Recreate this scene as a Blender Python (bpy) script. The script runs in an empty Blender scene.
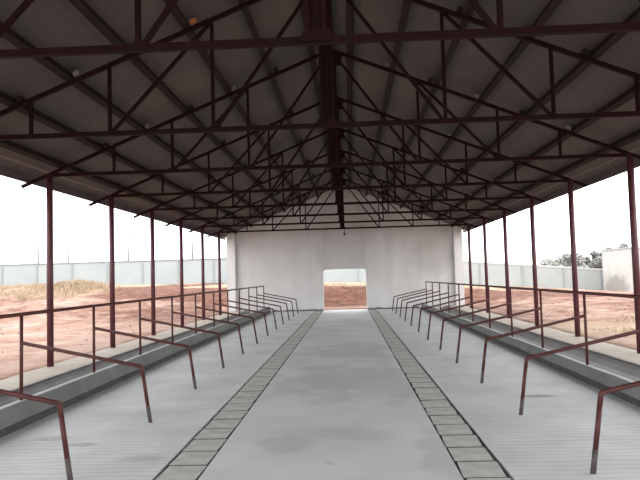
import bpy, bmesh, math, random
from mathutils import Vector, Matrix, noise

random.seed(7)
scene = bpy.context.scene
COL = scene.collection

# ------------------------------------------------------------------ dimensions
FZ = -0.08            # inside floor level, metres (0 = foot of the steel posts)
BAY, Y0 = 3.0, -0.79  # truss spacing
HALF = 5.03           # half width between post rows
CHORD = 3.35
APEX = 5.385
SL = 0.402
WALL_Y = 29.2
STALLS = [4.99 + 2.03 * i for i in range(12)]


# ------------------------------------------------------------------ materials
def mat(name):
    m = bpy.data.materials.new(name)
    m.use_nodes = True
    nt = m.node_tree
    b = nt.nodes['Principled BSDF']
    return m, nt, b


def N(nt, kind, **kw):
    n = nt.nodes.new(kind)
    for k, v in kw.items():
        if k in n.inputs.keys():
            n.inputs[k].default_value = v
        else:
            setattr(n, k, v)
    return n


def coords(nt, scale=(1, 1, 1)):
    tc = nt.nodes.new('ShaderNodeTexCoord')
    mp = nt.nodes.new('ShaderNodeMapping')
    mp.inputs['Scale'].default_value = scale
    nt.links.new(tc.outputs['Object'], mp.inputs['Vector'])
    return mp.outputs['Vector']


def noise_ramp(nt, vec, scale, stops, detail=5, rough=.6, dist=0):
    n = N(nt, 'ShaderNodeTexNoise', Scale=scale, Detail=detail, Roughness=rough, Distortion=dist)
    nt.links.new(vec, n.inputs['Vector'])
    r = nt.nodes.new('ShaderNodeValToRGB')
    el = r.color_ramp.elements
    while len(el) < len(stops):
        el.new(.5)
    for e, (p, c) in zip(el, stops):
        e.position = p
        e.color = (*c, 1) if len(c) == 3 else c
    nt.links.new(n.outputs['Fac'], r.inputs['Fac'])
    return r.outputs['Color'], n.outputs['Fac']


def mix(nt, fac, a, b, mode='MIX'):
    m = nt.nodes.new('ShaderNodeMix')
    m.data_type = 'RGBA'
    m.blend_type = mode
    for sock, v in ((m.inputs[0], fac), (m.inputs[6], a), (m.inputs[7], b)):
        if hasattr(v, 'is_linked'):
            nt.links.new(v, sock)
        elif isinstance(v, tuple):
            sock.default_value = (*v, 1)
        else:
            sock.default_value = v
    return m.outputs[2]


def bump(nt, b, h, strength, dist):
    bp = N(nt, 'ShaderNodeBump', Strength=strength, Distance=dist)
    nt.links.new(h, bp.inputs['Height'])
    nt.links.new(bp.outputs['Normal'], b.inputs['Normal'])


def plain(name, stops, scale=6, rough=.6, metal=0, bstr=.15, bdist=.004, stretch=(1, 1, 1), detail=5, spec=.5):
    m, nt, b = mat(name)
    v = coords(nt, stretch)
    c, f = noise_ramp(nt, v, scale, stops, detail)
    nt.links.new(c, b.inputs['Base Color'])
    b.inputs['Roughness'].default_value = rough
    b.inputs['Metallic'].default_value = metal
    b.inputs['Specular IOR Level'].default_value = spec
    if bstr:
        bump(nt, b, f, bstr, bdist)
    return m


def sphere_mask(nt, pos, radii, soft_noise=.5, nscale=3.0):
    """1 inside an irregular spot around pos, 0 outside (a stain with a shape of its own)"""
    g = nt.nodes.new('ShaderNodeNewGeometry')
    s = nt.nodes.new('ShaderNodeVectorMath'); s.operation = 'SUBTRACT'
    s.inputs[1].default_value = pos
    nt.links.new(g.outputs['Position'], s.inputs[0])
    d = nt.nodes.new('ShaderNodeVectorMath'); d.operation = 'DIVIDE'
    d.inputs[1].default_value = radii
    nt.links.new(s.outputs[0], d.inputs[0])
    l = nt.nodes.new('ShaderNodeVectorMath'); l.operation = 'LENGTH'
    nt.links.new(d.outputs[0], l.inputs[0])
    nz = N(nt, 'ShaderNodeTexNoise', Scale=nscale, Detail=5, Roughness=.65)
    nt.links.new(g.outputs['Position'], nz.inputs['Vector'])
    a = nt.nodes.new('ShaderNodeMath'); a.operation = 'MULTIPLY_ADD'
    nt.links.new(nz.outputs['Fac'], a.inputs[0])
    a.inputs[1].default_value = soft_noise * 2
    nt.links.new(l.outputs['Value'], a.inputs[2])
    mr = nt.nodes.new('ShaderNodeMapRange')
    mr.inputs['From Min'].default_value = .7 + soft_noise
    mr.inputs['From Max'].default_value = 1.2 + soft_noise
    mr.inputs['To Min'].default_value = 1
    mr.inputs['To Max'].default_value = 0
    nt.links.new(a.outputs[0], mr.inputs['Value'])
    return mr.outputs['Result']


# smooth screed of the central aisle, with damp stains
M_AISLE, nt, b = mat('aisle_concrete')
v = coords(nt)
c, f = noise_ramp(nt, v, .9, [(.3, (.52, .53, .525)), (.7, (.635, .65, .645))], 7)
for pos, rad, k in (((0.15, 9.6, FZ), (1.0, 1.6, 1), .60), ((0.25, 13.2, FZ), (.8, 1.6, 1), .62),
                    ((-.42, 6.0, FZ), (.24, .26, 1), .62), ((.35, 6.35, FZ), (.5, .25, 1), .45),
                    ((.0, 5.35, FZ), (.05, .07, 1), .6), ((.95, 5.5, FZ), (.22, .9, 1), .55),
                    ((-.5, 18, FZ), (.5, 2, 1), .4), ((.3, 21, FZ), (.6, 2, 1), .4)):
    ms = sphere_mask(nt, pos, rad, 1.4, 1.8)
    mm = nt.nodes.new('ShaderNodeMath'); mm.operation = 'MULTIPLY'; mm.inputs[1].default_value = k * .75
    nt.links.new(ms, mm.inputs[0])
    c = mix(nt, mm.outputs[0], c, (.38, .395, .38))
nt.links.new(c, b.inputs['Base Color'])
b.inputs['Roughness'].default_value = .62
bump(nt, b, f, .2, .01)

# brushed stall floor: fine grooves running across
M_STALL, nt, b = mat('grooved_stall_concrete')
v = coords(nt)
c, f = noise_ramp(nt, v, 1.1, [(.25, (.48, .50, .495)), (.7, (.68, .70, .695))], 8)
w = N(nt, 'ShaderNodeTexWave', Scale=2.9, Distortion=5.5, Detail=6)
w.inputs['Detail Scale'].default_value = 1.2
w.bands_direction = 'Y'
v2 = coords(nt, (.35, 1, 1))
nt.links.new(v2, w.inputs['Vector'])
r = nt.nodes.new('ShaderNodeValToRGB')
r.color_ramp.elements[0].position = .0; r.color_ramp.elements[0].color = (.74, .74, .74, 1)
r.color_ramp.elements[1].position = .35; r.color_ramp.elements[1].color = (1, 1, 1, 1)
nt.links.new(w.outputs['Fac'], r.inputs['Fac'])
c = mix(nt, .55, c, r.outputs['Color'], 'MULTIPLY')
for pos, rad, k in (((2.42, 8.05, FZ), (.22, .09, 1), .8), ((-2.35, 6.1, FZ), (.16, .08, 1), .45),
                    ((-2.75, 6.35, FZ), (.2, .1, 1), .4), ((-1.6, 5.6, FZ), (.2, .1, 1), .3)):
    ms = sphere_mask(nt, pos, rad, .5, 5)
    mm = nt.nodes.new('ShaderNodeMath'); mm.operation = 'MULTIPLY'; mm.inputs[1].default_value = k
    nt.links.new(ms, mm.inputs[0])
    c = mix(nt, mm.outputs[0], c, (.2, .2, .19))
nt.links.new(c, b.inputs['Base Color'])
b.inputs['Roughness'].default_value = .7
bump(nt, b, w.outputs['Fac'], .35, .006)

M_SLAB = plain('drain_cover_concrete', [(.3, (.33, .345, .315)), (.7, (.53, .55, .51))], 5, .75)
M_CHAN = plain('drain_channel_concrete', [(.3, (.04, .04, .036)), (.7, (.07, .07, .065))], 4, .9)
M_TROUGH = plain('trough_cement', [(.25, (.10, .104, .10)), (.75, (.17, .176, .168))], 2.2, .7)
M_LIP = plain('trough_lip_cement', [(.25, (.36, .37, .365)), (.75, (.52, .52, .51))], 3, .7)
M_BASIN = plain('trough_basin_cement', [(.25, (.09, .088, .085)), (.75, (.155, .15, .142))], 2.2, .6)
M_APRON = plain('apron_concrete', [(.25, (.27, .23, .185)), (.75, (.36, .315, .26))], 1.8, .85)
M_SMEAR = plain('cement_smeared_steel', [(.3, (.045, .032, .030)), (.7, (.10, .085, .08))], 18, .8)
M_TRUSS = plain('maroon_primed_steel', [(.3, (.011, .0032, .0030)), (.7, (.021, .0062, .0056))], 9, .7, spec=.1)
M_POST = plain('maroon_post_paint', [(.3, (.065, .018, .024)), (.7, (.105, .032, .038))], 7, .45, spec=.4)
M_RAIL = plain('brown_red_rail_paint', [(.3, (.050, .014, .013)), (.7, (.095, .028, .025))], 12, .55, spec=.3)
M_PURLIN = plain('dark_purlin_steel', [(.3, (.020, .013, .012)), (.7, (.032, .022, .020))], 3, .8, spec=.15)
M_CLEAT = plain('orange_wood_cleat', [(.3, (.42, .13, .04)), (.7, (.5, .2, .08))], 8, .8)
M_CLEAT2 = plain('pale_wood_cleat', [(.3, (.16, .13, .11)), (.7, (.25, .21, .18))], 8, .8)
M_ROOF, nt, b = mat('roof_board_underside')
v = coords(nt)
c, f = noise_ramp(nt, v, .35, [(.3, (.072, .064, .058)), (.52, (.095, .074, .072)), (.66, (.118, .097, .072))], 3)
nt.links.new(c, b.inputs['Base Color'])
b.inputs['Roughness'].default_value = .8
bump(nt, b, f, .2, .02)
M_EAVE = plain('eave_sheet', [(.3, (.06, .047, .047)), (.7, (.09, .07, .07))], 2, .6)
M_EDGE = plain('pale_board_edge', [(.3, (.16, .13, .12)), (.7, (.22, .18, .17))], 2, .7)

M_WALL, nt, b = mat('plastered_gable_wall')
v = coords(nt)
c, f = noise_ramp(nt, v, .55, [(.3, (.64, .63, .62)), (.7, (.75, .74, .73))], 7)
ms = sphere_mask(nt, (3.9, 29.1, 2.2), (1.0, 1, .8), .5, 1.6)
mm = nt.nodes.new('ShaderNodeMath'); mm.operation = 'MULTIPLY'; mm.inputs[1].default_value = .45
nt.links.new(ms, mm.inputs[0])
c = mix(nt, mm.outputs[0], c, (.48, .46, .43))
c2, _ = noise_ramp(nt, coords(nt, (2.2, 2.2, .25)), 1.0, [(.4, (.90, .90, .89)), (.6, (1, 1, 1))], 4)
c = mix(nt, .6, c, c2, 'MULTIPLY')
nt.links.new(c, b.inputs['Base Color'])
b.inputs['Roughness'].default_value = .85
bump(nt, b, f, .25, .01)

# outside ground: dusty pink-red earth with dry straw patches
M_GROUND, nt, b = mat('red_earth_and_straw')
v = coords(nt)
c, f = noise_ramp(nt, v, .45, [(.34, (.25, .125, .08)), (.5, (.34, .21, .155)), (.66, (.39, .29, .235))], 9, .65)
c3, f3 = noise_ramp(nt, v, 2.5, [(.36, (.58, .53, .48)), (.56, (1, 1, 1))], 8, .7)
c = mix(nt, .7, c, c3, 'MULTIPLY')
red, fr = noise_ramp(nt, v, 2.2, [(.36, (.055, .017, .008)), (.5, (.12, .040, .020)), (.66, (.21, .09, .05))], 9, .7)
att = nt.nodes.new('ShaderNodeAttribute'); att.attribute_name = 'cover'
sep = nt.nodes.new('ShaderNodeSeparateColor')
nt.links.new(att.outputs['Color'], sep.inputs['Color'])
straw, fs = noise_ramp(nt, v, 5, [(.3, (.22, .14, .085)), (.5, (.31, .22, .14)), (.7, (.38, .30, .21))], 8, .7)


def soft(sock):
    a = nt.nodes.new('ShaderNodeMath'); a.operation = 'ADD'
    nt.links.new(sock, a.inputs[0]); nt.links.new(f3_val, a.inputs[1])
    mr = nt.nodes.new('ShaderNodeMapRange')
    mr.inputs['From Min'].default_value = .85; mr.inputs['From Max'].default_value = 1.1
    nt.links.new(a.outputs[0], mr.inputs['Value'])
    return mr.outputs['Result']


nn = N(nt, 'ShaderNodeTexNoise', Scale=1.2, Detail=8, Roughness=.7)
nt.links.new(v, nn.inputs['Vector'])
f3_val = nn.outputs['Fac']
c = mix(nt, soft(sep.outputs[0]), c, red)
c = mix(nt, soft(sep.outputs[1]), c, straw)
nt.links.new(c, b.inputs['Base Color'])
b.inputs['Roughness'].default_value = .95
bump(nt, b, f3, .6, .06)

M_STRAW = plain('dry_straw', [(.3, (.36, .26, .175)), (.7, (.50, .40, .285))], 2, .9, bstr=0)
M_YARD = plain('hazy_whitewashed_block_wall', [(.3, (.33, .37, .38)), (.7, (.38, .41, .41))], .8, .9)  # haze over both yard walls is painted in as paler wall colour
M_YARDCAP = plain('grey_wall_coping', [(.3, (.20, .22, .23)), (.7, (.235, .25, .26))], 1.5, .9)
M_YARD2 = plain('white_panel_wall', [(.3, (.34, .365, .355)), (.7, (.39, .41, .40))], .8, .9)
M_SHEDW, nt, b = mat('white_hut_render')
v = coords(nt)
c, f = noise_ramp(nt, v, .6, [(.3, (.40, .40, .385)), (.7, (.48, .48, .46))], 5)
ms = sphere_mask(nt, (21.2, 52.4, .0), (1.0, 2.2, .9), .5, 1.5)
mm = nt.nodes.new('ShaderNodeMath'); mm.operation = 'MULTIPLY'; mm.inputs[1].default_value = .7
nt.links.new(ms, mm.inputs[0])
c = mix(nt, mm.outputs[0], c, (.20, .19, .17))
nt.links.new(c, b.inputs['Base Color']); b.inputs['Roughness'].default_value = .9
M_LEAF = plain('haze_paled_grey_green_leaves', [(.3, (.34, .345, .32)), (.7, (.43, .435, .41))], .8, .9, bstr=0)  # both leaf colours are paled to paint in the distance haze
M_LEAF2 = plain('darker_grey_green_leaves', [(.3, (.22, .235, .225)), (.7, (.30, .31, .295))], .8, .9, bstr=0)
M_BARK = plain('grey_bark', [(.3, (.16, .14, .12)), (.7, (.24, .21, .19))], 5, .9)
M_POLE = plain('pale_grey_concrete_pole', [(.3, (.15, .14, .15)), (.7, (.19, .18, .19))], 4, .9)
M_BULB = plain('dark_lamp_fitting', [(.3, (.05, .03, .03)), (.7, (.08, .05, .05))], 4, .4)


# ------------------------------------------------------------------ mesh helpers
def box(bm, x0, x1, y0, y1, z0, z1):
    vs = [bm.verts.new(p) for p in ((x0, y0, z0), (x1, y0, z0), (x1, y1, z0), (x0, y1, z0),
                                    (x0, y0, z1), (x1, y0, z1), (x1, y1, z1), (x0, y1, z1))]
    fs = [bm.faces.new([vs[i] for i in f]) for f in
          ((3, 2, 1, 0), (4, 5, 6, 7), (0, 1, 5, 4), (1, 2, 6, 5), (2, 3, 7, 6), (3, 0, 4, 7))]
    return fs


def bar(bm, p, q, w, h, up=(0, 1, 0)):
    """rectangular section bar from p to q; w measured along 'up', h across"""
    p, q, up = Vector(p), Vector(q), Vector(up)
    d = (q - p).normalized()
    a = (up - d * up.dot(d)).normalized() * w / 2
    c = d.cross(a).normalized() * h / 2
    vs = []
    for o in (p, q):
        vs += [bm.verts.new(o + s * a + t * c) for s, t in ((-1, -1), (1, -1), (1, 1), (-1, 1))]
    for i in range(4):
        j = (i + 1) % 4
        bm.faces.new((vs[i], vs[j], vs[j + 4], vs[i + 4]))
    bm.faces.new(vs[3::-1]); bm.faces.new(vs[4:])


def tube(bm, pts, r, n=12, r_end=None):
    """round pipe along a polyline, mitred at its bends"""
    pts = [Vector(p) for p in pts]
    rings = []
    for i, p in enumerate(pts):
        if i == 0: t = pts[1] - p
        elif i == len(pts) - 1: t = p - pts[-2]
        else: t = (p - pts[i - 1]).normalized() + (pts[i + 1] - p).normalized()
        t.normalize()
        ref = Vector((0, 0, 1)) if abs(t.z) < .9 else Vector((0, 1, 0))
        if len(pts) > 2: ref = Vector((0, 1, 0))
        a = t.cross(ref).normalized(); c = t.cross(a).normalized()
        rr = r if r_end is None else r + (r_end - r) * i / (len(pts) - 1)
        rings.append([bm.verts.new(p + rr * (math.cos(2 * math.pi * k / n) * a + math.sin(2 * math.pi * k / n) * c))
                      for k in range(n)])
    for A, B in zip(rings, rings[1:]):
        for k in range(n):
            f = bm.faces.new((A[k], A[(k + 1) % n], B[(k + 1) % n], B[k])); f.smooth = True
    bm.faces.new(rings[0]); bm.faces.new(rings[-1][::-1])


def extrude_profile(bm, prof, y0, y1, mats=None, steps=1):
    """closed x/z profile run along y"""
    n = len(prof)
    rings = []
    for s in range(steps + 1):
        y = y0 + (y1 - y0) * s / steps
        rings.append([bm.verts.new((x, y, z)) for x, z in prof])
    for A, B in zip(rings, rings[1:]):
        for i in range(n):
            f = bm.faces.new((A[i], A[(i + 1) % n], B[(i + 1) % n], B[i]))
            if mats: f.material_index = mats[i]
    bm.faces.new(rings[0]); bm.faces.new(rings[-1][::-1])


def link(name, bm, m, parent=None, bevel=0, label=None, cat=None, group=None, kind=None, loc=None):
    bmesh.ops.recalc_face_normals(bm, faces=bm.faces)
    me = bpy.data.meshes.new(name)
    bm.to_mesh(me); bm.free()
    for x in (m if isinstance(m, (list, tuple)) else [m]):
        me.materials.append(x)
    o = bpy.data.objects.new(name, me)
    COL.objects.link(o)
    if parent: o.parent = parent
    if loc: o.location = loc
    if bevel:
        md = o.modifiers.new('bevel', 'BEVEL'); md.width = bevel; md.segments = 2; md.limit_method = 'ANGLE'
    tag(o, label, cat, group, kind)
    return o


def tag(o, label=None, cat=None, group=None, kind=None):
    for k, v in (('label', label), ('category', cat), ('group', group), ('kind', kind)):
        if v: o[k] = v


def empty(name, loc, label, cat, group=None):
    o = bpy.data.objects.new(name, None)
    o.empty_display_size = .2
    o.location = loc
    COL.objects.link(o)
    tag(o, label, cat, group)
    return o


def copy_tree(o, parent=None):
    c = o.copy(); COL.objects.link(c)
    if parent: c.parent = parent
    for ch in o.children:
        copy_tree(ch, c)
    return c


ORD = ['', 'first', 'second', 'third', 'fourth', 'fifth', 'sixth', 'seventh', 'eighth', 'ninth', 'tenth', 'eleventh', 'twelfth']

# ------------------------------------------------------------------ floor
YF0 = -2.0
bm = bmesh.new()
box(bm, -.99, .99, YF0, WALL_Y - .01, FZ - .35, FZ)
link('floor', bm, M_AISLE, kind='structure')
for s in (-1, 1):
    bm = bmesh.new()
    a, c_ = sorted((s * 1.36, s * 3.3))
    box(bm, a, c_, YF0, WALL_Y - .01, FZ - .35, FZ)
    link('floor', bm, M_STALL, kind='structure')
for i, s in enumerate((-1, 1)):      # drain channel below the cover slabs
    bm = bmesh.new()
    a, c_ = sorted((s * .985, s * 1.365))
    box(bm, a, c_, YF0, WALL_Y - .01, FZ - .36, FZ - .24)
    link('trim_%d' % (i + 1), bm, M_CHAN, kind='structure')

# drain cover slabs
bm = bmesh.new()
box(bm, -.158, .158, -.203, .203, -.05, .0)
for v_ in bm.verts: v_.co.x += .006 * math.sin(v_.co.y * 40)
bm.normal_update()
for f_ in bm.faces:
    if abs(f_.normal.z) < .5: f_.material_index = 1
slab0 = link('drain_cover', bm, [M_SLAB, M_CHAN], bevel=.003)
first = True
for s, side in ((-1, 'left'), (1, 'right')):
    y = 2.6
    k = 0
    while y < 28.3:
        o = slab0 if first else slab0.copy()
        if not first: COL.objects.link(o)
        first = False
        L = .425
        o.location = (s * 1.168 + random.uniform(-.006, .006), y, FZ + random.uniform(-.004, 0) - .001)
        o.rotation_euler = (random.uniform(-.002, .002), random.uniform(-.006, .006), random.uniform(-.022, .022))
        tag(o, 'grey concrete slab in the drain cover row along the %s edge of the aisle' % side, 'slab',
            'drain cover slabs in the %s row' % side, 'thing')
        y += L + random.uniform(-.004, .012)
        k += 1

# ------------------------------------------------------------------ troughs and aprons
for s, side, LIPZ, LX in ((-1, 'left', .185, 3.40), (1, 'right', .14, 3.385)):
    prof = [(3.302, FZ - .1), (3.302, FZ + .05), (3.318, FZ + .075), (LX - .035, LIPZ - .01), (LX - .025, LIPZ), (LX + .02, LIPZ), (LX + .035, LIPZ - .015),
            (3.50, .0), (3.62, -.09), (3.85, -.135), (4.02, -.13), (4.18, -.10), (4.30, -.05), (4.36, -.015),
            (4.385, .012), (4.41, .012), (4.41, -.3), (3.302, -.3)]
    mi = [3, 3, 0, 1, 1, 1, 2, 2, 2, 2, 2, 2, 2, 2, 2, 0, 0, 0]  # near-black strip at the kerb foot: shadow line and dirt painted in
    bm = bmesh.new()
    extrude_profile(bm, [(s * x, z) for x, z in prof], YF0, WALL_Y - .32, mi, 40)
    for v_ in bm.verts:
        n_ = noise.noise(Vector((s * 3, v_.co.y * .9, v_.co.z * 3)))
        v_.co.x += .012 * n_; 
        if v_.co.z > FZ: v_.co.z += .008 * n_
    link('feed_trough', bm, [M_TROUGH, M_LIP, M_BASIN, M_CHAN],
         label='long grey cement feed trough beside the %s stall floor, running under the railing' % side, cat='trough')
    bm = bmesh.new()
    prof = [(4.415, -.35), (4.415, .0), (4.46, .012), (4.9, .006), (5.13, .0), (5.2, -.04), (5.2, -.35)]
    extrude_profile(bm, [(s * x, z) for x, z in prof], YF0, WALL_Y + .2, None, 40)
    for v_ in bm.verts:
        if abs(v_.co.x) > 5.05: v_.co.x += s * .06 * noise.noise(Vector((s * 9, v_.co.y * 1.3, 0)))
    link('trim_%d' % (3 if s < 0 else 4), bm, M_APRON, kind='structure')

# ------------------------------------------------------------------ stall railings
for s, side, LIPZ, LX in ((-1, 'left', .185, 3.40), (1, 'right', .14, 3.385)):
    X = LX
    root = empty('stall_railing', (s * X, STALLS[0], LIPZ),
                 'red-brown pipe railing with bent stall dividers standing on the %s feed trough' % side, 'railing')
    ox, oy, oz = s * X, STALLS[0], LIPZ
    bm = bmesh.new()
    tube(bm, [(0, -2.03, 1.11 - oz), (0, STALLS[-1] - oy + .02, 1.10 - oz)], .021)
    link('top_rail', bm, M_RAIL, root)
    bm = bmesh.new(); tube(bm, [(0, 0, -.03), (0, 0, 1.11 - oz)], .019)
    post0 = link('post', bm, M_RAIL, root)
    # divider: arm from the post falling gently to the elbow, and the splayed leg
    ex, ez = -s * (X - (2.06 if s < 0 else 2.045)), .51 - oz
    bm = bmesh.new()
    a0 = Vector((0, 0, .80 - oz)); e0 = Vector((ex, 0, ez)); foot = Vector((-s * (X - (1.975 if s < 0 else 1.955)), 0, FZ - oz - .01))
    d1 = (e0 - a0).normalized(); d2 = (foot - e0).normalized()
    pts = [a0, e0 - d1 * .022]
    for t in (.25, .5, .75):
        pts.append((e0 - d1 * .022) * (1 - t) ** 2 + e0 * 2 * t * (1 - t) + (e0 + d2 * .022) * t * t)
    pts += [e0 + d2 * .022, e0 + d2 * .1]
    tube(bm, pts, .020)
    div0 = link('stall_divider', bm, M_RAIL, root)
    bm = bmesh.new(); tube(bm, [e0 + d2 * .1, e0 + d2 * .42], .020)
    link('leg', bm, M_RAIL, div0)
    bm = bmesh.new(); tube(bm, [e0 + d2 * .42, foot], .021)
    link('cement_smeared_foot', bm, M_SMEAR, div0, label='grey cement-smeared foot of the divider')
    for i, y in enumerate(STALLS):
        if i == 0: continue
        p = post0.copy(); COL.objects.link(p); p.parent = root; p.location = (0, y - oy, 0)
        p.rotation_euler = (random.uniform(-.01, .01), 0, 0)
        dv = copy_tree(div0, root); dv.location = (0, y - oy, 0)
        dv.rotation_euler = (0, random.uniform(-.004, .004), random.uniform(-.018, .018))

# ------------------------------------------------------------------ roof trusses
VX = (1.48, 2.83, 3.87)
PUR = (.3, 1.05, 1.8, 2.57, 3.34, 4.1, 4.8)


def rz(x): return APEX - SL * abs(x)


t0 = empty('roof_truss', (0, 3 + Y0, CHORD), 'x', 'truss', 'maroon steel roof trusses')


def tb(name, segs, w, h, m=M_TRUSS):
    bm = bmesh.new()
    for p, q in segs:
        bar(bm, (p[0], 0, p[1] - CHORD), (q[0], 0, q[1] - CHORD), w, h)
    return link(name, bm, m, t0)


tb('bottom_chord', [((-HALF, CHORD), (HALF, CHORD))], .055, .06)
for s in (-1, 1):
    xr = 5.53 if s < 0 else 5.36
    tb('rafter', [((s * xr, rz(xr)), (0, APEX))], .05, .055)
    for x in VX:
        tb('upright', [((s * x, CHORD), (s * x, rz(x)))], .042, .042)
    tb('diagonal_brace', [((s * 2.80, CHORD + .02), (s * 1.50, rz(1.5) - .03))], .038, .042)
    tb('diagonal_brace', [((s * 1.44, CHORD + .02), (s * .07, APEX - .1))], .038, .042)
# king post: two channels with a web plate between
bm = bmesh.new()
box(bm, -.10, -.055, -.05, .05, .03, APEX - CHORD - .04)
box(bm, .035, .08, -.05, .05, .03, APEX - CHORD - .04)
box(bm, -.055, .035, -.012, .012, .03, APEX - CHORD - .04)
link('king_post', bm, M_TRUSS, t0, bevel=.004)
for pts in ([(-.2, APEX - .12), (-.16, APEX - .3), (.16, APEX - .3), (.2, APEX - .12), (0, APEX - .03)],
            [(-.14, CHORD - .02), (.14, CHORD - .02), (.102, CHORD + .07), (-.102, CHORD + .07)]):
    bm = bmesh.new()
    A = [bm.verts.new((x, -.062, z - CHORD)) for x, z in pts]
    B = [bm.verts.new((x, -.05, z - CHORD)) for x, z in pts]
    bm.faces.new(A); bm.faces.new(B[::-1])
    for i in range(len(A)):
        j = (i + 1) % len(A); bm.faces.new((A[i], A[j], B[j], B[i]))
    link('gusset_plate', bm, M_TRUSS, t0)
# purlin cleats
ORANGE = []
for s in (-1, 1):
    for i, x in enumerate(PUR[1:6]):
        bm = bmesh.new()
        x2 = x - .085
        u = Vector((1, 0, -SL)).normalized()
        c0 = Vector((s * x2, .01, rz(x2) + .075 - CHORD))
        bar(bm, c0 - Vector((0, .06, 0)), c0 + Vector((0, .05, 0)), .085, .06, (s * u.x, 0, u.z))
        cl_ = link('purlin_cleat', bm, (M_CLEAT2 if (i + (s > 0)) % 2 else M_PURLIN), t0)
        if s < 0 and i in (1, 2): ORANGE.append(cl_.data)
NT = 9
for k in range(1, NT + 1):
    t = t0 if k == 1 else copy_tree(t0)
    t.location = (0, 3 * k + Y0, CHORD)
    if k in (2, 3):      # bright orange wooden cleats near the camera
        for ch in t.children:
            if ch.name.startswith('purlin_cleat') and ch.data in ORANGE:
                me = ch.data.copy(); me.materials.clear(); me.materials.append(M_CLEAT); ch.data = me
                ch['label'] = 'small orange wooden cleat'
    frm = NT - k + 1
    lab = ('maroon steel roof truss, %s' % ('nearest to the far gable wall' if frm == 1 else
           '%s of the row counted from the far gable wall' % ORD[frm]))
    t['label'] = lab

# posts
bm = bmesh.new()
tube(bm, [(0, 0, -.03), (0, 0, CHORD + .02)], .056, 16)
p0 = link('steel_post', bm, M_POST)
first = True
for s, side in ((-1, 'left'), (1, 'right')):
    for k in range(1, NT + 1):
        o = p0 if first else p0.copy()
        if not first: COL.objects.link(o)
        first = False
        o.location = (s * HALF, 3 * k + Y0, 0)
        frm = NT - k + 1
        tag(o, 'round maroon steel post, %s row, %s' % (
            side, 'nearest to the gable wall' if frm == 1 else '%s from the gable wall' % ORD[frm]),
            'post', 'maroon posts of the %s row' % side)

# purlins and ridge beam
for s, side in ((-1, 'left'), (1, 'right')):
    for i, x in enumerate(PUR):
        bm = bmesh.new()
        u = Vector((s, 0, -SL)).normalized()
        nrm = Vector((s * SL, 0, 1)).normalized()
        c0 = Vector((s * x, 0, rz(x))) + nrm * .078
        bar(bm, c0 + Vector((0, -1.3, 0)), c0 + Vector((0, WALL_Y - .02, 0)), .09, .10, u)
        link('purlin', bm, M_PURLIN,
             label='dark purlin under the %s roof slope, %s down from the ridge' % (side, ORD[i + 1]),
             cat='purlin', group='purlins of the %s slope' % side)
bm = bmesh.new()
bar(bm, (0, -1.3, APEX + .05), (0, WALL_Y - .02, APEX + .05), .08, .06, (0, 0, 1))
link('ridge_beam', bm, M_TRUSS, kind='thing', label='dark steel ridge beam running the length of the roof peak', cat='beam')

# roof boards
YR0, YR1 = -1.5, WALL_Y + .5
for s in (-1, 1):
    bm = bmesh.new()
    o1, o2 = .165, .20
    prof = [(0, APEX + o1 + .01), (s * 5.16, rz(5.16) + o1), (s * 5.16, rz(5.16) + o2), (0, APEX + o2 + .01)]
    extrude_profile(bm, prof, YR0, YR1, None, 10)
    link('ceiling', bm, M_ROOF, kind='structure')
    bm = bmesh.new()     # pale edge strip and corrugated eave sheet
    extrude_profile(bm, [(s * 5.165, rz(5.165) + .14), (s * 5.185, rz(5.185) + .14), (s * 5.185, rz(5.185) + .2), (s * 5.165, rz(5.165) + .2)], YR0, YR1)
    link('trim_%d' % (5 if s < 0 else 6), bm, M_EDGE, kind='structure')
    bm = bmesh.new()
    n = int((YR1 - YR0) / .05)
    top, bot = [], []
    for i in range(n + 1):
        y = YR0 + (YR1 - YR0) * i / n
        h = .015 * math.sin(i * math.pi / 2)
        for lst, o_ in ((top, .19), (bot, .165)):
            lst.append((bm.verts.new((s * 5.19, y, rz(5.19) + o_ + h)), bm.verts.new((s * 5.47, y, rz(5.47) + o_ + h))))
    for i in range(n):
        for lst in (top, bot):
            bm.faces.new((lst[i][0], lst[i][1], lst[i + 1][1], lst[i + 1][0]))
        bm.faces.new((top[i][1], top[i + 1][1], bot[i + 1][1], bot[i][1]))
        bm.faces.new((top[i][0], top[i + 1][0], bot[i + 1][0], bot[i][0]))
    extrude_profile(bm, [(s * 5.40, rz(5.40) + .165), (s * 5.40, rz(5.40) + .02), (s * 5.425, rz(5.425) + .02), (s * 5.425, rz(5.425) + .165)], YR0, YR1)
    link('trim_%d' % (7 if s < 0 else 8), bm, M_EAVE, kind='structure')

# small fitting under the last truss
bm = bmesh.new()
tube(bm, [(0, 0, 0), (0, 0, -.16)], .012, 8)
tube(bm, [(0, 0, -.14), (0, 0, -.19), (0, 0, -.25)], .035, 10, .05)
bm_y = 9 * 3 + Y0
link('lamp_fitting', bm, M_BULB, loc=(.07, bm_y, CHORD - .03),
     label='small dark lamp fitting hanging from the middle of the last truss', cat='lamp')

# ------------------------------------------------------------------ gable wall
T = .24
OX0, OX1, OT = -.95, .96, 1.74
bm = bmesh.new()
y0, y1 = WALL_Y, WALL_Y + T


def poly(bm, pts, y0, y1):
    A = [bm.verts.new((x, y0, z)) for x, z in pts]; B = [bm.verts.new((x, y1, z)) for x, z in pts]
    bm.faces.new(A); bm.faces.new(B[::-1])
    for i in range(len(A)):
        j = (i + 1) % len(A); bm.faces.new((A[i], A[j], B[j], B[i]))


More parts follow.
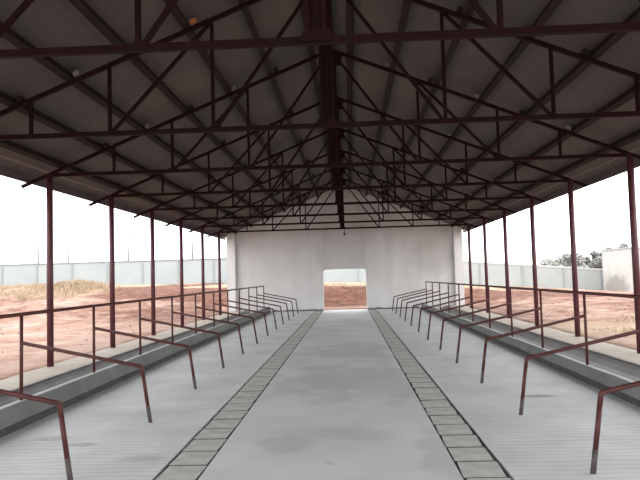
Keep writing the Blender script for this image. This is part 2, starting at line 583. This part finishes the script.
ro = .14
poly(bm, [(-5.22, -.3), (OX0, -.3), (OX0, rz(OX0) + ro), (-5.22, rz(5.22) + ro)], y0, y1)
poly(bm, [(OX1, -.3), (5.22, -.3), (5.22, rz(5.22) + ro), (OX1, rz(OX1) + ro)], y0, y1)
r_ = .10
arc = [(OX0, OT - r_), (OX0 + r_ * .3, OT - r_ * .3), (OX0 + r_, OT), (OX1 - r_, OT), (OX1 - r_ * .3, OT - r_ * .3), (OX1, OT - r_)]
poly(bm, [(OX0, -.3), (OX1, -.3), (OX1, FZ + .005), (OX0, FZ + .005)], y0, y1)
for s in (-1, 1):
    x_ = OX0 if s < 0 else OX1
    poly(bm, [(x_ - .025, OT), (x_ + .025, OT), (x_ + .025, rz(x_) + ro - .01), (x_ - .025, rz(x_) + ro - .01)], y0 - .012, y0 + .01)
for s in (-1, 1):     # brick piers at the two ends
    a, c_ = sorted((s * 4.87, s * 5.24))
    poly(bm, [(a, -.3), (c_, -.3), (c_, rz(c_) + ro - .01), (a, rz(a) + ro - .01)], y0 - .26, y0 + .01)
link('wall_back', bm, M_WALL, kind='structure')
bm = bmesh.new()
poly(bm, arc + [(OX1, rz(OX1) + ro), (0, APEX + ro), (OX0, rz(OX0) + ro)], y0 + .03, y1)
M_INFILL = plain('grey_infill_render', [(.3, (.57, .555, .54)), (.7, (.68, .665, .65))], .8, .85)
link('wall_back', bm, M_INFILL, kind='structure')

# dirty cement fillet along the foot of the gable wall
for i, s in enumerate((-1, 1)):
    bm = bmesh.new()
    a, c_ = sorted((s * 1.0, s * 3.28))
    prof = [(WALL_Y, FZ), (WALL_Y - .16, FZ), (WALL_Y - .14, FZ + .02), (WALL_Y - .02, FZ + .10), (WALL_Y, FZ + .11)]
    n_ = 24
    rings = []
    for k in range(n_ + 1):
        x = a + (c_ - a) * k / n_
        w_ = .55 + .5 * noise.noise(Vector((x * 3, 5, 0)))
        rings.append([bm.verts.new((x, WALL_Y - (WALL_Y - y) * w_, FZ + (z - FZ) * w_)) for y, z in prof])
    for A, B in zip(rings, rings[1:]):
        for k in range(5): bm.faces.new((A[k], A[(k + 1) % 5], B[(k + 1) % 5], B[k]))
    bm.faces.new(rings[0]); bm.faces.new(rings[-1][::-1])
    link('baseboard_back' if i == 0 else 'baseboard_back', bm, M_TROUGH, kind='structure')

# ------------------------------------------------------------------ terrain
def sm(a, b, x):
    t = max(0, min(1, (x - a) / (b - a))); return t * t * (3 - 2 * t)


def lerp_tab(tab, x):
    if x <= tab[0][0]: return tab[0][1]
    for (a, va), (b_, vb) in zip(tab, tab[1:]):
        if x <= b_: return va + (vb - va) * (x - a) / (b_ - a)
    return tab[-1][1]


def ground(x, y):
    plate = lerp_tab([(-40, 1.5), (-29, 1.40), (-12, 1.15), (0, .95), (5, .72), (10, .45), (22, -.38), (40, -.5)], x)
    st = lerp_tab([(-30, 14), (-9, 24), (-4, 30.2), (6, 30.2), (12, 14), (30, 10)], x)
    en = lerp_tab([(-30, 38), (-9, 36), (-4, 34.8), (6, 34.8), (12, 44), (30, 52)], x)
    z = plate * sm(st, en, y)
    out = max(abs(x) - 5.2, y - 29.5, 0)
    a = sm(0, 2.5, out)
    z += a * (.10 * noise.noise(Vector((x * .35, y * .35, 3))) + .05 * noise.noise(Vector((x * 1.3, y * 1.3, 8))) + .025 * noise.noise(Vector((x * 3.7, y * 3.7, 1))))
    # straw heaps on the left
    for hx, hy, r, h in ((-14.5, 34.6, 1.7, .30), (-17.5, 34, 2.5, .16), (-20, 33, 2.5, .16), (-23, 33, 2.5, .16)):
        d2 = ((x - hx) ** 2 + (y - hy) ** 2) / r ** 2
        z += h * math.exp(-d2 * 1.6)
    z -= .03
    if abs(x) < 5.1 and y < 29.45: z = -.5
    return z


def cover(x, y, z):
    """r: raw red cut earth, g: straw"""
    n_ = noise.noise(Vector((x * .2, y * .2, 20))) * .3
    red = 0; st = 0
    bank = sm(30, 31, y) * (1 - sm(34.3, 34.9, y)) if -9 < x < 12 else 0
    red = bank
    if x > 5: red = max(red, .5 * sm(14, 18, y) * (1 - sm(44, 50, y)) + n_)
    if x < -5: red = max(red, .45 * sm(18, 24, y) + n_)
    st = sm(34.4, 35, y) * .9 if -9 < x < 9 else 0
    if x <= -9: st = max(st, sm(28, 33, y) * sm(9.5, 14, -x) * .75 + n_)
    if x < -4: red = max(red, sm(28, 32, y) * .85 * (1 - sm(11, 15, -x)))
    if 5 < x < 14 and 10 < y < 19: st = max(st, .5 + n_ * 1.5 if y > 11 else .3)
    if x >= 9: st = max(st, sm(44, 50, y) * .5)
    return max(0, min(1, red)), max(0, min(1, st)), 0


def axis(a, b, brk):
    out = [a]
    while out[-1] < b:
        out.append(out[-1] + brk(out[-1]))
    return out


xs = axis(-70, 70, lambda v: .3 if -16 < v < 16 else (.6 if -35 < v < 35 else 2.5))
ys = axis(-14, 130, lambda v: .3 if 4 < v < 40 else (.8 if v < 60 else 4))
bm = bmesh.new()
cl = bm.loops.layers.float_color.new('cover')
grid = [[bm.verts.new((x, y, ground(x, y))) for x in xs] for y in ys]
for j in range(len(ys) - 1):
    for i in range(len(xs) - 1):
        f = bm.faces.new((grid[j][i], grid[j][i + 1], grid[j + 1][i + 1], grid[j + 1][i]))
        f.smooth = True
        for l in f.loops:
            l[cl] = (*cover(*l.vert.co), 1)
link('ground', bm, M_GROUND, kind='structure')

# dry grass standing on the bank and heaps
bm = bmesh.new()


def tuft(bm, x, y, n, h, spread):
    for _ in range(n):
        a = random.uniform(0, 6.283); r = random.uniform(0, spread)
        bx, by = x + r * math.cos(a), y + r * math.sin(a)
        bz = ground(bx, by) - .02
        la = random.uniform(0, 6.283); ln = random.uniform(.1, .6) * h; hh = h * random.uniform(.5, 1)
        wa = random.uniform(0, 3.14); w = .012
        wx, wy = w * math.cos(wa), w * math.sin(wa)
        mx, my = bx + .3 * ln * math.cos(la), by + .3 * ln * math.sin(la)
        v = [bm.verts.new(p) for p in ((bx - wx, by - wy, bz), (bx + wx, by + wy, bz),
                                       (mx + wx, my + wy, bz + hh * .6), (mx - wx, my - wy, bz + hh * .6),
                                       (bx + ln * math.cos(la), by + ln * math.sin(la), bz + hh))]
        bm.faces.new(v[:4]); bm.faces.new((v[3], v[2], v[4]))


for _ in range(850):
    x = random.uniform(-30, -13); y = random.uniform(30, 37.5)
    tuft(bm, x, y, 12, .28, .3)
for _ in range(220):
    x = random.gauss(-14.6, 1.0); y = random.gauss(34.2, .8)
    tuft(bm, x, y, 12, .30, .3)
for _ in range(120):
    x = random.uniform(-4, 9); y = random.uniform(34.9, 37)
    tuft(bm, x, y, 12, .10, .3)
link('dry_grass', bm, M_STRAW, label='dry tan grass covering the earth bank beyond the shed', cat='grass', kind='stuff')
bm = bmesh.new()
for _ in range(420):
    x = random.uniform(6.0, 13); y = random.uniform(11, 19)
    if noise.noise(Vector((x * .5, y * .5, 4))) < -.05: continue
    tuft(bm, x, y, 8, .12, .3)
link('dry_grass', bm, M_STRAW, label='low dry straw on the red earth right of the shed', cat='grass', kind='stuff')

# earth clods
bm = bmesh.new()
for _ in range(380):
    x = random.choice((-1, 1)) * random.uniform(5.6, 16); y = random.uniform(6, 30)
    if x > 5.9 and y < 19.4: y += 9 if y > 10.6 else 0; x = min(x, 12)
    if x > 5.9 and 10.6 < y < 19.4: continue
    if _ % 3 == 0: x = random.uniform(-2, 2.5); y = random.uniform(30.4, 34.4)
    r = random.uniform(.015, .045)
    M = Matrix.Translation((x, y, ground(x, y) + r * .3)) @ Matrix.Rotation(random.uniform(0, 3), 4, (random.random(), random.random(), 1)) @ Matrix.Diagonal((r * random.uniform(.8, 1.5), r, r * .7, 1))
    bmesh.ops.create_icosphere(bm, subdivisions=1, radius=1, matrix=M)
M_CLOD = plain('red_clod', [(.3, (.22, .10, .07)), (.7, (.34, .20, .15))], 3, .95)
link('earth_clods', bm, M_CLOD, label='small loose red earth clods scattered over the ground around the shed', cat='clods', kind='stuff')

# ------------------------------------------------------------------ yard walls
WY = 56.0
root = empty('boundary_wall', (-20, WY, 1.0), 'long pale blue-grey boundary wall with thin coping beyond the left posts', 'wall')


def child_local(o, root): o.location = -Vector(root.location)


bm = bmesh.new()
xa, xb = -62.0, 6.0
n = 30
pts = [(xa + (xb - xa) * i / n) for i in range(n + 1)]
box(bm, xa, xb, WY, WY + .2, .3, 3.2)
o = link('wall_panel', bm, M_YARD, root); child_local(o, root)
bm = bmesh.new(); box(bm, xa, xb, WY - .05, WY + .25, 3.2, 3.29)
o = link('coping', bm, M_YARDCAP, root); child_local(o, root)
M_YPIER = plain('weathered_wall_pier', [(.3, (.27, .30, .31)), (.7, (.31, .34, .345))], 1.5, .9)
x = -30.2 - 3.12 * 10
while x < xb:
    bm = bmesh.new(); box(bm, x - .07, x + .07, WY - .06, WY, .3, 3.2)
    o = link('pier', bm, M_YPIER, root); child_local(o, root)
    x += 3.12

root = empty('boundary_wall', (15, WY, .2), 'pale panelled boundary wall with light coping beyond the right posts, lower towards the hut', 'wall')
xa, xb = 6.2, 22.2


def rt(x): return 2.36 + (1.33 - 2.36) * (x - 9.85) / 11.67


bm = bmesh.new()
poly(bm, [(xa, -1), (xb, -1), (xb, rt(xb)), (xa, rt(xa))], WY, WY + .2)
o = link('wall_panel', bm, M_YARD2, root); child_local(o, root)
bm = bmesh.new()
bar(bm, (xa, WY + .1, rt(xa) + .05), (xb, WY + .1, rt(xb) + .05), .3, .12, (0, 1, 0))
M_COPE = plain('white_coping', [(.3, (.50, .50, .48)), (.7, (.58, .58, .56))], 2, .9)
o = link('coping', bm, M_COPE, root); child_local(o, root)
for x, w in ((11.3, .06), (14.9, .09), (18.3, .05), (21.4, .05), (8, .06)):
    bm = bmesh.new(); box(bm, x - w, x + w, WY - .08, WY, -1, rt(x) - .02)
    o = link('pier', bm, M_YPIER, root); child_local(o, root)

# white hut at the right end of the wall
root = empty('white_hut', (22, 50, -.5), 'taller plain white hut with a stained foot at the right end of the yard wall', 'hut')
bm = bmesh.new(); poly(bm, [(21.2, -1), (27.5, -1), (27.5, 2.92), (21.2, 2.92)], 50, 55.0)
o = link('hut_wall', bm, M_SHEDW, root); child_local(o, root)
bm = bmesh.new(); box(bm, 21.12, 27.6, 49.92, 55.05, 2.92, 3.0)
o = link('flat_roof', bm, M_YARD, root); child_local(o, root)
bm = bmesh.new(); box(bm, 23.4, 24.4, 49.95, 50.02, -.45, 1.6)
o = link('shuttered_opening', bm, M_YARDCAP, root); child_local(o, root)


# ------------------------------------------------------------------ trees and poles behind
def tree(x, y, h, r, m, label):
    zb = ground(x, y)
    root = empty('tree', (x, y, zb), label, 'tree', 'hazy trees behind the yard wall')
    bm = bmesh.new()
    tube(bm, [(0, 0, -.1), (.05, 0, h * .4), (.0, .05, h * .75)], .12, 8, .05)
    for k in range(5):
        a = k * 1.3
        tube(bm, [(.02, .02, h * (.4 + .06 * k)), (r * .6 * math.cos(a), r * .6 * math.sin(a), h * (.6 + .05 * k))], .04, 6, .02)
    link('trunk', bm, M_BARK, root)
    bm = bmesh.new()
    blobs = [(random.gauss(0, r * .4), random.gauss(0, r * .4), h * random.uniform(.45, .85), r * random.uniform(.35, .6)) for _ in range(9)]
    for _ in range(1500):
        bx, by, bz, br = random.choice(blobs)
        d = Vector((random.gauss(0, 1), random.gauss(0, 1), random.gauss(0, 1))).normalized() * br * random.uniform(.6, 1.05)
        c = Vector((bx, by, bz)) + Vector((d.x, d.y, d.z * .8))
        if c.z < .15: c.z = .15
        s_ = random.uniform(.14, .26)
        u = Vector((random.gauss(0, 1), random.gauss(0, 1), random.gauss(0, 1))).normalized()
        w = u.orthogonal().normalized()
        q = [c + u * s_, c + w * s_ * .6, c - u * s_, c - w * s_ * .6]
        bm.faces.new([bm.verts.new(p) for p in q])
    link('foliage', bm, m, root)


for X_, Y, ztop, r, m, lab in (
        (21.0, 69, 2.45, 1.0, M_LEAF, 'low pale hazy tree behind the yard wall, leftmost of the clump'),
        (26.6, 82, 3.15, 1.4, M_LEAF, 'pale hazy tree behind the yard wall, partly behind the second right post'),
        (25.4, 73, 3.15, 1.3, M_LEAF, 'hazy tree behind the yard wall, just right of the second right post'),
        (30.3, 82, 3.3, 1.4, M_LEAF2, 'darker bushy tree behind the yard wall, second from the hut'),
        (28.6, 75, 3.6, 1.1, M_LEAF2, 'darkest bushy tree touching the left corner of the white hut'),
        (31.2, 78, 4.35, .8, M_LEAF2, 'small dark treetop showing above the left end of the hut roof'),
        (35.0, 83, 4.75, .8, M_LEAF2, 'small dark treetop showing above the corner of the hut next to the nearest right post')):
    tree(X_, Y, (ztop - ground(X_, Y)) * 1.08, r, m, lab)

for X_, ztop, lab in ((-41.05, 8.85, 'thin pale pole rising over the boundary wall left of the nearest left post'),
                      (-36.98, 7.25, 'short thin pale pole over the boundary wall right of the nearest left post'),
                      (-28.88, 7.54, 'thin pale pole over the boundary wall between the second and third left posts seen'),
                      (-20.31, 7.94, 'thin pale pole over the boundary wall farthest to the right')):
    Y = 85
    zb = ground(X_, Y)
    bm = bmesh.new()
    tube(bm, [(0, 0, -.2), (0, 0, ztop - zb)], .16, 8, .09)
    bar(bm, (-.5, 0, ztop - zb - .5), (.5, 0, ztop - zb - .5), .07, .07)
    link('utility_pole', bm, M_POLE, loc=(X_, Y, zb), label=lab, cat='pole', group='pale poles beyond the wall')

# ------------------------------------------------------------------ world
w = bpy.data.worlds.new('overcast'); scene.world = w
w.use_nodes = True
nt = w.node_tree
bg = nt.nodes['Background']
tc = nt.nodes.new('ShaderNodeTexCoord')
nz = N(nt, 'ShaderNodeTexNoise', Scale=1.6, Detail=4)
nt.links.new(tc.outputs['Generated'], nz.inputs['Vector'])
rp = nt.nodes.new('ShaderNodeValToRGB')
rp.color_ramp.elements[0].position = .35; rp.color_ramp.elements[0].color = (.93, .95, 1, 1)
rp.color_ramp.elements[1].position = .65; rp.color_ramp.elements[1].color = (1, .985, .97, 1)
nt.links.new(nz.outputs['Fac'], rp.inputs['Fac'])
nt.links.new(rp.outputs['Color'], bg.inputs['Color'])
bg.inputs['Strength'].default_value = 3.7

# ------------------------------------------------------------------ camera
cam = bpy.data.cameras.new('camera')
co = bpy.data.objects.new('camera', cam); COL.objects.link(co)
yaw, pitch, roll = -.0428, .0564, -.0281
cy, sy, cp, sp = math.cos(yaw), math.sin(yaw), math.cos(pitch), math.sin(pitch)
fw = Vector((sy * cp, cy * cp, sp)); rt_ = Vector((cy, -sy, 0)); up = rt_.cross(fw)
r2 = rt_ * math.cos(roll) + up * math.sin(roll)
u2 = up * math.cos(roll) - rt_ * math.sin(roll)
Mx = Matrix((r2, u2, -fw)).transposed().to_4x4()
Mx.translation = Vector((.199, 0, 1.4273))
co.matrix_world = Mx
cam.sensor_width = 36
cam.lens = 651.7 * 36 / 640
cam.clip_start = .05; cam.clip_end = 500
scene.camera = co
vs = scene.view_settings
vs.view_transform = 'Standard'; vs.look = 'None'; vs.gamma = 1; vs.exposure = 0
vs.use_curve_mapping = False
